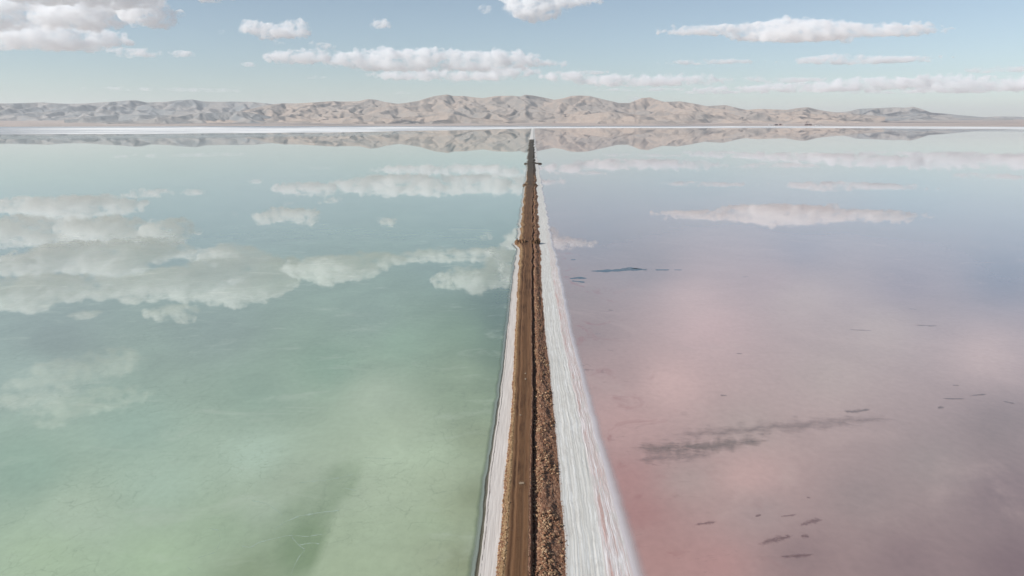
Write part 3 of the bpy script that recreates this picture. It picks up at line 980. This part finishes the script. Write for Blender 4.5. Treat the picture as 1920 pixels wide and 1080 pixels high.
def mountain(name, sil, foot, crest, back, seed, mat, nr=190, step=1.6, nspur=2.0, girth=2.3, hills=(), fit=True, KE=.034, rounds=6):
    """a range grown from ridge lines: the surveyed skyline is the main crest, spurs run down from it towards the lake"""
    rnd = random.Random(seed)
    sil = np.array(sil, float)
    lift = float(plain_z(np.array(float((foot + crest) / 2)), 0))

    def pt(px, row, r):
        d = direction(px, row)
        a = math.atan2(d[0], d[1])
        z = H + r * d[2] / math.hypot(d[0], d[1])
        return np.array([r * math.sin(a), r * math.cos(a), max(z - lift, 8)])
    segs = []
    rc = [crest + 700 * float(fbm(p[0] / 90, seed, 0, 2)) for p in sil]
    C = [pt(p[0], p[1], r) for p, r in zip(sil, rc)]
    for A, B in zip(C[:-1], C[1:]):
        segs.append((A, B))

    def spur(A, ang, length, h0, h1, depth):
        """broken ridge line going down, with side spurs"""
        n = max(2, int(length / 420))
        P = A.copy()
        for i in range(n):
            ang += rnd.uniform(-.45, .45)
            f = (i + 1) / n
            z = h0 + (h1 - h0) * f ** .8
            z *= rnd.uniform(.86, 1.14)
            Q = P + np.array([math.sin(ang), math.cos(ang), 0]) * length / n
            Q[2] = max(z, 5)
            segs.append((P, Q))
            if depth > 0 and rnd.random() < .8:
                spur(Q.copy(), ang + rnd.choice((-1, 1)) * rnd.uniform(.6, 1.2), length * rnd.uniform(.25, .42), Q[2], Q[2] * .3, depth - 1)
            P = Q
    for i in range(len(sil)):
        lo = max(0, i - 1); hi = min(len(sil) - 1, i + 1)
        peak = sil[i, 1] <= min(sil[lo, 1], sil[hi, 1]) + .6
        k = nspur if peak else nspur * .35
        for j in range(int(k) + (rnd.random() < k % 1)):
            a = math.pi + rnd.uniform(-.9, .9)
            A = C[i]
            L_ = (crest - foot) * rnd.uniform(.45, .95)
            spur(A, a, L_, A[2] * .96, A[2] * rnd.uniform(.1, .3), 2 if peak else 1)
        if peak:
            spur(C[i], rnd.uniform(-.6, .6), (back - crest) * .7, C[i][2] * .9, 20, 0)
    for (px, row, r) in hills:
        A = pt(px, row, r)
        for j in range(4):
            spur(A, j * 1.57 + rnd.uniform(-.4, .4) + .6, rnd.uniform(500, 1100), A[2], A[2] * .35, 1)
    cols_ = np.arange(sil[0, 0], sil[-1, 0] + step, step)
    d = direction(cols_, np.interp(cols_, sil[:, 0], sil[:, 1]))
    el = d[:, 2] / np.hypot(d[:, 0], d[:, 1])
    az = np.arctan2(d[:, 0], d[:, 1])
    n = len(cols_)
    r = np.concatenate([np.linspace(foot - 500, crest + 400, int(nr * .78)), np.linspace(crest + 400, back, nr - int(nr * .78) + 1)[1:]])[:, None]
    X, Y = r * np.sin(az), r * np.cos(az)
    wx = X + 170 * fbm(X / 900, Y / 900, 3, 4, .55, seed + 5)
    wy = Y + 170 * fbm(X / 900, Y / 900, 9, 4, .55, seed + 6)
    flute = 1 + .12 * fbm(X / 330, Y / 330, 2, 4, .6, seed)
    Z = np.zeros_like(X)
    for A, B in segs:
        m_ = max(A[2], B[2]) * girth * 1.7
        ra = min(math.hypot(A[0], A[1]), math.hypot(B[0], B[1])) - m_; rb = max(math.hypot(A[0], A[1]), math.hypot(B[0], B[1])) + m_
        aa, ab = math.atan2(A[0], A[1]), math.atan2(B[0], B[1])
        da = m_ / max(ra, 1000)
        i0, i1 = np.searchsorted(r[:, 0], [ra, rb])
        j0, j1 = np.searchsorted(az, [min(aa, ab) - da, max(aa, ab) + da])
        if i1 <= i0 or j1 <= j0:
            continue
        sx_, sy_ = wx[i0:i1, j0:j1], wy[i0:i1, j0:j1]
        vx, vy = B[0] - A[0], B[1] - A[1]
        t = np.clip(((sx_ - A[0]) * vx + (sy_ - A[1]) * vy) / max(vx * vx + vy * vy, 1), 0, 1)
        dd = np.hypot(sx_ - A[0] - vx * t, sy_ - A[1] - vy * t)
        h = A[2] + (B[2] - A[2]) * t
        q = np.clip(1 - dd / (h * girth) * flute[i0:i1, j0:j1], 0, 1)
        zz_ = h * q ** 1.3
        Z[i0:i1, j0:j1] = np.maximum(Z[i0:i1, j0:j1], zz_)
    for it in range(3):                       # soften knife edges a little
        Zp = np.pad(Z, 1, 'edge')
        Z = .5 * Z + .125 * (Zp[:-2, 1:-1] + Zp[2:, 1:-1] + Zp[1:-1, :-2] + Zp[1:-1, 2:])
    Z = Z + np.clip(Z / 120, 0, 1) * (22 * fbm(X / 420, Y / 420, 0, 5, .6, seed + 2))
    tilt = np.clip((r - foot) * .012, 0, 400)
    Z = erode(Z + tilt, 0, 0, KE, rounds) - tilt
    Z = np.maximum(Z, 0)
    if fit:
        for it in range(5):
            mx = ((Z + plain_z(r, 0) - H) / r).max(0)
            ratio = np.clip((el + .003) / np.maximum(mx + .003, 1e-4), .7, 1.35)
            kk = np.exp(-np.linspace(-2, 2, (31, 17, 9, 5, 5)[it]) ** 2); kk /= kk.sum()
            Z = Z * np.convolve(np.pad(ratio, len(kk) // 2, 'edge'), kk, 'valid')
    Z = Z + plain_z(r, 0) - 8 * sstep(Z, 12, 0) - 40 * sstep(r, foot, foot - 400)
    me = grid_mesh(name, np.stack([X, Y, Z], -1)[::-1])
    return tag(link(name, me, mat, smooth=True), kind='structure')


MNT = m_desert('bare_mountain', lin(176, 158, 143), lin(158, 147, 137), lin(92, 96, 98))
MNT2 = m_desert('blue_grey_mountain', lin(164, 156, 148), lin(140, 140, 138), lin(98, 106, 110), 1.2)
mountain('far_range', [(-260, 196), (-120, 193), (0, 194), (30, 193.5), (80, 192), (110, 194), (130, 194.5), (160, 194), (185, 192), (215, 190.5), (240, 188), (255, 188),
                       (275, 192), (310, 191), (330, 188.5), (360, 186.5), (380, 190), (410, 191), (440, 190.5), (470, 191), (500, 194), (540, 198), (600, 208)],
         19500, 24500, 28000, 31, MNT2, nspur=3, girth=2.2, step=2.0)
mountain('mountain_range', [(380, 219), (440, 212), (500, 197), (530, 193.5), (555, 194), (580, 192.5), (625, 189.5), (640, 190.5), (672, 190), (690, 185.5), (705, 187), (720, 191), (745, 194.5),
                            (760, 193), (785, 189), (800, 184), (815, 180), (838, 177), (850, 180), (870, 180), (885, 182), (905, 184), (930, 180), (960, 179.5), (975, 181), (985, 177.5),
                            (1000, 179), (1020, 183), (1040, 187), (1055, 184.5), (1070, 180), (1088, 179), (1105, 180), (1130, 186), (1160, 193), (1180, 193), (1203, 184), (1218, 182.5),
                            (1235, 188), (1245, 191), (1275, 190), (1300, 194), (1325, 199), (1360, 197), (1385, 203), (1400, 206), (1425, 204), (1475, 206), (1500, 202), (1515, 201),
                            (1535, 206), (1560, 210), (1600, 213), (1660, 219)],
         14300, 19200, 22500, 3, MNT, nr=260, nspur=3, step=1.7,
         hills=[(560, 207, 17000), (640, 205, 16800), (705, 208, 16000), (770, 204, 17200), (850, 203, 16400), (905, 206, 15800), (955, 203, 17000), (1015, 206, 16200), (1095, 205, 16000), (1150, 203, 16200),
                (1240, 203, 16600), (1290, 206, 16000), (1350, 208, 16800), (1420, 211, 16800), (1480, 212, 17200), (1560, 216, 17500)])
mountain('eastern_hill', [(1540, 214), (1565, 211), (1590, 209), (1610, 204), (1640, 203), (1680, 201), (1695, 202), (1712, 200), (1730, 205), (1745, 211), (1780, 214), (1810, 217), (1850, 221), (1900, 223)],
         18500, 22500, 25500, 12, MNT2, nr=150, nspur=2.5)
mountain('low_hills', [(120, 222), (170, 219), (225, 215), (270, 216), (330, 216.5), (372, 211.5), (400, 212), (452, 208.5), (480, 213), (520, 221), (560, 225)],
         14200, 16400, 18000, 21, MNT2, nr=110, nspur=2, girth=3.2)
mountain('foothills', [(600, 226), (650, 220), (690, 216), (730, 223), (790, 220), (845, 213), (890, 221), (950, 226), (1020, 225), (1090, 216), (1145, 208.5), (1185, 214), (1230, 221), (1290, 227)],
         13400, 15000, 16300, 44, MNT, nr=120, nspur=2, girth=3.0)
mountain('horizon_hills', [(1780, 220.5), (1830, 219), (1880, 218), (1940, 219.5), (2050, 218), (2200, 221)], 30000, 36000, 42000, 55, MNT2, nr=60)


# ------------------------------------------------------------------ saltworks on the far shore
def simple_mat(name, colr, rough=.8):
    m, T = material(name)
    p = T.n('ShaderNodeTexCoord').outputs['Object']
    n = T.noise(p, .25, 5, .65)
    cc = T.mix(T.ramp(n, .3, .7), [v * .85 for v in colr], [min(1, v * 1.12) for v in colr])
    b = T.n('ShaderNodeBsdfPrincipled', {'Base Color': cc, 'Roughness': rough})
    return finish(m, T, b.outputs[0])


DARK, RUST, WHITE, GLASS = simple_mat('dark_steel', lin(84, 70, 66)), simple_mat('rusty_cladding', lin(120, 92, 82)), simple_mat('white_cladding', lin(226, 224, 220)), simple_mat('dark_glass', lin(50, 55, 62), .15)


def empty(name, loc, rz=0):
    o = bpy.data.objects.new(name, None)
    col.objects.link(o); o.location = loc; o.rotation_euler = (0, 0, rz)
    return o


def boxes(name, L, mat, parent=None):
    bm = bmesh.new()
    for (cx, cy, z0, sx, sy, sz) in L:
        bmesh.ops.create_cube(bm, size=1, matrix=Matrix.Translation((cx, cy, z0 + sz / 2)) @ Matrix.Diagonal((sx, sy, sz, 1)))
    me = bpy.data.meshes.new(name); bm.to_mesh(me); bm.free()
    return link(name, me, mat, parent)


def gable(name, sx, sy, z0, h, mat, parent):
    x, y = sx / 2 + .6, sy / 2 + .6
    V = [(-x, -y, z0), (x, -y, z0), (x, y, z0), (-x, y, z0), (-x, 0, z0 + h), (x, 0, z0 + h)]
    me = bpy.data.meshes.new(name)
    me.from_pydata(V, [], [(0, 1, 5, 4), (3, 4, 5, 2), (0, 4, 3), (1, 2, 5), (3, 2, 1, 0)])
    return link(name, me, mat, parent)


def far_at(px, r=11900):
    d = direction(px, HOR); a = math.atan2(d[0], d[1])
    return (r * math.sin(a), r * math.cos(a), float(plain_z(np.array(float(r)), a)) - .3 + 1.0)


def shed(px, sx, sy, h, mat, label, r=11900, group='sheds of the far saltworks'):
    o = empty('industrial_shed', far_at(px, r), .1)
    boxes('wall', [(0, 0, -3, sx, sy, h + 3)], mat, o)
    gable('roof', sx, sy, h + .01, h * .35, DARK if mat is not WHITE else WHITE, o)
    boxes('door', [(0, -sy / 2 - .15, 0, sx * .16, .3, h * .7)], DARK, o)
    for k in (-1, 1):
        boxes('window', [(k * sx * .3, -sy / 2 - .12, h * .45, sx * .12, .24, h * .25)], GLASS, o)
    return tag(o, label, 'shed', group)


shed(1456, 40, 24, 15, DARK, 'dark shed at the left end of the far saltworks')
shed(1463.5, 30, 22, 17, RUST, 'brown shed just right of the dark shed at the far saltworks')
shed(1446, 60, 20, 7, WHITE, 'low white shed leftmost on the far shore')
shed(1473, 34, 18, 6, WHITE, 'low white shed between the brown shed and the chimney')
shed(1519, 44, 26, 16, RUST, 'brown shed at the foot of the tall far chimney')
shed(1536, 90, 22, 5, WHITE, 'long low white shed right of the tall far chimney', r=11700)
o = empty('processing_tower', far_at(1512), 0)
boxes('hall', [(6, 0, -3, 30, 24, 26)], DARK, o)
boxes('conveyor', [(-14, 0, -3, 14, 8, 15)], RUST, o)
bm = bmesh.new()
bmesh.ops.create_cone(bm, cap_ends=True, segments=12, radius1=3.6, radius2=2.4, depth=62, matrix=Matrix.Translation((-2, -14, 28)))
me = bpy.data.meshes.new('chimney'); bm.to_mesh(me); bm.free(); link('chimney', me, RUST, o)
tag(o, 'dark hall with a tall thin chimney on the far shore, tallest thing there', 'factory')
for k, px in enumerate((1531, 1534.5, 1538, 1541, 1544)):
    o = empty('mast', far_at(px), 0)
    boxes('shaft', [(0, 0, -3, 2.4, 2.4, (22, 26, 20, 30, 18)[k] + 3)], DARK, o)
    boxes('crossbar', [(0, 0, (18, 21, 16, 25, 14)[k], 9, 1.6, 1.6)], DARK, o)
    tag(o, ('thin dark mast nearest the tall chimney', 'second thin mast from the tall chimney', 'middle one of five thin masts by the saltworks', 'tallest thin mast near the right end of the saltworks', 'short thin mast at the right end of the saltworks')[k],
        'mast', 'masts beside the far saltworks')

# ------------------------------------------------------------------ clouds: closed skins filled with droplets
ALT = 1350.0


def cloud_material(pxm, dens, wisp):
    m, T = material('cloud_droplets')
    tc = T.n('ShaderNodeTexCoord').outputs['Object']
    k = 1 / (22 * pxm)
    nz = T.noise(T.map(tc, (k, k, k * 1.5)), 1, 5, .62)
    d = T.ramp(nz, wisp, wisp + .16, 0, dens / pxm)
    v = T.n('ShaderNodeVolumePrincipled', {'Color': (1, 1, 1, 1), 'Density': d, 'Anisotropy': .0})
    finish(m, T, None, v.outputs[0])
    m.cycles.volume_step_rate = 2.0
    return m


def puff_cloud(lobes, label, mirrored=False, seed=0, dens=.10, wisp=.40, voxpx=2.6, rough=1.0, alt=ALT):
    """lobes: surveyed ellipses (x, y, rx, ry). Puffs fill them in depth, then one closed skin is drawn round all of them."""
    rnd = random.Random(seed)
    L = np.array(lobes, float)
    cx = ((L[:, 0] - L[:, 2]).min() + (L[:, 0] + L[:, 2]).max()) / 2
    base = (L[:, 1] - L[:, 3]).min() if mirrored else (L[:, 1] + L[:, 3]).max()
    d0 = direction(cx, base, mirrored)
    dist = (alt + (H if mirrored else -H)) / d0[2]
    org = np.array([0, 0, -H if mirrored else H])
    pxm = dist / math.hypot(FPX, base - 540)
    C = org + d0 * dist
    fw = np.array([d0[0], d0[1], 0]); fw /= np.linalg.norm(fw)
    rt = np.array([fw[1], -fw[0], 0])
    sl = abs(d0[2])
    puffs = []
    for (x, y, rx, ry) in lobes:
        d = direction(x, y, mirrored)
        t = dist * np.linalg.norm(d0[:2]) / np.linalg.norm(d[:2])
        P = org + d * t
        RX, RY = rx * pxm, ry * pxm
        dep = max(RX * .5, RY)
        dep = min(dep, RY * (1.3 if mirrored else 2.2))
        puffs.append((P, RX * .8, dep, RY * .75))
        n = int(8 + 9 * min(7, rx / max(ry, 1)))
        for k in range(n):
            u = rnd.uniform(-1, 1); v = rnd.uniform(-1, 1)
            e = math.sqrt(max(0, 1 - u * u))
            r = RY * rnd.uniform(.25, .55) * (.4 + .6 * e)
            h = rnd.uniform(-.55, .8) * e
            Q = P + rt * (u * (RX - r * .6)) + fw * (v * dep * .8 * e) + np.array([0, 0, h * (RY - r * .4)])
            puffs.append((Q, r * rnd.uniform(1.0, 1.5), r * 1.2, r))
    bm = bmesh.new()
    A = Matrix(((rt[0], fw[0], 0, 0), (rt[1], fw[1], 0, 0), (0, 0, 1, 0), (0, 0, 0, 1)))
    for (P, a, b, c_) in puffs:
        bmesh.ops.create_icosphere(bm, subdivisions=2, radius=1, matrix=Matrix.Translation(Vector(P - C)) @ A @ Matrix.Diagonal((a, b, c_, 1)))
    me0 = bpy.data.meshes.new('tmp'); bm.to_mesh(me0); bm.free()
    o0 = bpy.data.objects.new('tmp', me0); col.objects.link(o0)
    md = o0.modifiers.new('r', 'REMESH'); md.mode = 'VOXEL'; md.voxel_size = voxpx * pxm
    me = bpy.data.meshes.new_from_object(o0.evaluated_get(bpy.context.evaluated_depsgraph_get()))
    bpy.data.objects.remove(o0); bpy.data.meshes.remove(me0)
    n = len(me.vertices)
    co = np.empty(n * 3, np.float32); me.vertices.foreach_get('co', co); co = co.reshape(-1, 3).astype(float)
    nr = np.empty(n * 3, np.float32); me.vertex_normals.foreach_get('vector', nr); nr = nr.reshape(-1, 3)
    q = co / (16 * pxm) + seed * 3.7
    thin = min(1.0, float(L[:, 3].max()) / 16)
    bil = sum(.52 ** i * np.abs(pn(q[:, 0] * 1.3 * 2 ** i, q[:, 1] * 1.3 * 2 ** i, q[:, 2] * 1.5 * 2 ** i, seed + i)) for i in range(4)) - .36
    co = co + nr * ((fbm(q[:, 0] * .6, q[:, 1] * .6, q[:, 2] * .8, 3, .5) * 3.0 + bil * 8.5) * pxm * thin * rough)[:, None]
    low = co[:, 2] < 0
    co[low, 2] *= .3
    me.vertices.foreach_set('co', co.astype(np.float32).ravel())
    me.materials.clear()
    me.update()
    o = link('cloud', me, cloud_material(pxm, dens, wisp), smooth=True)
    o.location = C
    return tag(o, label, 'cloud', 'clouds over the salt lake')


CLOUDS = [
    ([(650, 111, 46, 17), (722, 109, 54, 21), (790, 110, 64, 21), (870, 112, 64, 20), (950, 111, 62, 18), (1020, 119, 50, 7), (745, 122, 110, 14), (900, 124, 100, 12)], 'longest cumulus cloud, above the middle of the mountain range', {}),
    ([(770, 141, 80, 11), (850, 141, 66, 13), (920, 139, 60, 15), (970, 135, 46, 12)], 'flat cloud layer just under the longest cumulus', dict(wisp=.42)),
    ([(556, 108, 60, 14), (590, 102, 30, 14)], 'small cumulus touching the left end of the longest cloud', {}),
    ([(606, 87, 24, 8)], 'tiny puff on top of the gap left of the longest cloud', dict(wisp=.44)),
    ([(465, 121, 19, 5)], 'tiny flat cloud left of the small cumulus, low over the mountains', {}),
    ([(519, 60, 64, 14), (555, 54, 30, 18), (470, 48, 18, 12), (500, 56, 30, 14)], 'two-humped cumulus left of centre high in the sky', {}),
    ([(520, 81, 15, 5), (540, 84, 10, 4)], 'small scrap just below the two-humped cumulus', dict(wisp=.45)),
    ([(712, 47, 21, 10), (714, 41, 12, 8)], 'small lone round cloud near the top, left of centre', {}),
    ([(100, 76, 120, 20), (85, 60, 60, 17), (175, 72, 55, 18), (10, 78, 60, 18)], 'broad cumulus at the left edge, lower of the left bank', {}),
    ([(250, 98, 48, 9), (285, 103, 16, 6)], 'ragged tail cloud right of the lower left cumulus', dict(wisp=.44)),
    ([(341, 101, 25, 7)], 'small flat cloud beside the ragged tail cloud', {}),
    ([(415, 61, 14, 5)], 'very faint puff left of the two-humped cumulus', dict(wisp=.47, dens=.08)),
    ([(155, 30, 75, 30), (190, 18, 60, 28), (100, 34, 40, 24)], 'tall cumulus at upper left, middle of the left bank', {}),
    ([(278, 27, 52, 26), (300, 38, 30, 16), (265, 8, 45, 18)], 'cumulus at upper left, right end of the left bank', {}),
    ([(15, 38, 45, 22), (40, 8, 60, 16), (-40, 30, 60, 30)], 'grey-bellied cloud in the upper left corner', {}),
    ([(1005, 18, 62, 26), (1040, 2, 90, 12), (985, -4, 50, 18)], 'bright cloud hanging from the top edge right of centre', {}),
    ([(908, 18, 16, 9)], 'faint puff left of the bright top cloud', dict(wisp=.45, dens=.1)),
    ([(1510, 60, 140, 22), (1350, 56, 125, 11), (1670, 58, 100, 12), (1480, 50, 90, 16)], 'long lens-shaped cloud high on the right', dict(rough=.7)),
    ([(1330, 116, 105, 6)], 'thin flat streak of cloud below the lens-shaped cloud, left one', dict(wisp=.44, dens=.10)),
    ([(1620, 113, 145, 8), (1560, 109, 60, 7)], 'thin flat streak of cloud below the lens-shaped cloud, right one', dict(wisp=.42, dens=.12)),
    ([(1240, 151, 140, 12), (1150, 150, 95, 13), (1060, 144, 50, 11)], 'flat cloud bank above the right half of the mountains', dict(wisp=.42)),
    ([(1400, 168, 130, 7), (1560, 163, 160, 11), (1640, 156, 130, 12)], 'low flat cloud bank stretching over the low eastern hills', dict(wisp=.42, dens=.14)),
    ([(1840, 160, 160, 14), (1760, 152, 80, 10), (1960, 156, 80, 16)], 'low cloud bank running out of the right edge', dict(wisp=.42, dens=.12)),
    ([(1880, 130, 70, 7)], 'faint cloud at the right edge above the low bank', dict(wisp=.45, dens=.07)),
    ([(748, 174, 26, 3.5)], 'tiny cloud sitting just above the mountain skyline left of centre', dict(wisp=.45, dens=.1)),
    ([(1188, 186, 26, 6)], 'pale puff behind the right peak of the mountain range', dict(wisp=.45, dens=.1)),
    ([(1340, 173, 80, 4)], 'thin streak low over the mountains right of centre', dict(wisp=.43, dens=.10)),
    ([(1480, 150, 70, 6), (1420, 147, 40, 4)], 'ragged streak above the low flat cloud bank', dict(wisp=.43, dens=.09)),
    ([(1090, 136, 60, 6)], 'small faint cloud at the right end of the longest cumulus', dict(wisp=.44, dens=.08)),
    ([(1690, 172, 150, 4)], 'thin streak under the low flat cloud bank above the eastern hill', dict(wisp=.42, dens=.08)),
    ([(1200, 168, 120, 4)], 'faint haze streak above the right peak of the mountain range', dict(wisp=.43, dens=.07)),
    ([(330, 168, 170, 5)], 'faint broad streak above the far left range', dict(wisp=.43, dens=.05)),
    ([(585, 145, 40, 4)], 'faint thin streak under the small cumulus', dict(wisp=.46, dens=.08)),
]
for k, (lobes, label, kw) in enumerate(CLOUDS):
    puff_cloud(lobes, label, seed=k + 1, **kw)
# clouds above the picture, known from their reflections in the brine
HIGH = [
    ([(130, 478, 95, 30), (210, 492, 80, 32), (70, 492, 70, 26)], 'great cumulus over the left of the lake, seen only mirrored in the green brine'),
    ([(300, 470, 60, 24), (255, 455, 70, 14)], 'round cumulus above the great one, seen only mirrored'),
    ([(320, 528, 90, 34), (400, 505, 70, 30), (270, 545, 60, 22)], 'broad cumulus seen only mirrored in the middle of the left lake'),
    ([(470, 540, 75, 34), (430, 480, 70, 26), (520, 510, 60, 34), (400, 545, 60, 26)], 'great cumulus right of the largest one, seen only mirrored in the green brine'),
    ([(20, 500, 60, 14)], 'cloud scrap seen only mirrored at the left edge'),
    ([(60, 545, 120, 32), (200, 540, 80, 22)], 'low hanging cumulus seen only mirrored at the left edge'),
    ([(630, 503, 84, 32), (700, 488, 60, 20), (580, 500, 50, 22)], 'cumulus seen only mirrored left of the causeway'),
    ([(850, 478, 110, 16), (925, 478, 50, 18), (780, 482, 60, 12)], 'flat cloud seen only mirrored beside the causeway'),
    ([(890, 524, 84, 26), (950, 505, 46, 34)], 'lower flat cloud seen only mirrored beside the causeway'),
    ([(157, 590, 30, 9)], 'small round cloud seen only mirrored at left'),
    ([(315, 585, 50, 14), (350, 598, 18, 10)], 'ragged cloud seen only mirrored below the great cumulus'),
    ([(110, 700, 80, 30), (200, 680, 60, 34), (60, 740, 70, 30)], 'wispy cloud seen only mirrored at lower left'),
    ([(190, 750, 80, 26), (120, 770, 60, 22)], 'thin wisps seen only mirrored lowest at left'),
]
for k, (lobes, label) in enumerate(HIGH):
    soft = k >= len(HIGH) - 2
    puff_cloud(lobes, label, mirrored=True, seed=60 + k, voxpx=4.0, dens=.05 if soft else .13, wisp=.45 if soft else .40)

# ------------------------------------------------------------------ air
bm = bmesh.new()
X0, Y0, Y1, Z0, Z1 = 60000, -10000, 60000, -1.8, 1010
bmesh.ops.create_cube(bm, size=1, matrix=Matrix.Translation((0, (Y0 + Y1) / 2, (Z0 + Z1) / 2)) @ Matrix.Diagonal((2 * X0, Y1 - Y0, Z1 - Z0, 1)))
me = bpy.data.meshes.new('haze'); bm.to_mesh(me); bm.free()
m, T = material('haze')
v = T.n('ShaderNodeVolumePrincipled', {'Color': (.95, .975, 1, 1), 'Density': HAZE, 'Anisotropy': .2})
tag(link('haze', me, finish(m, T, None, v.outputs[0])), kind='stuff')
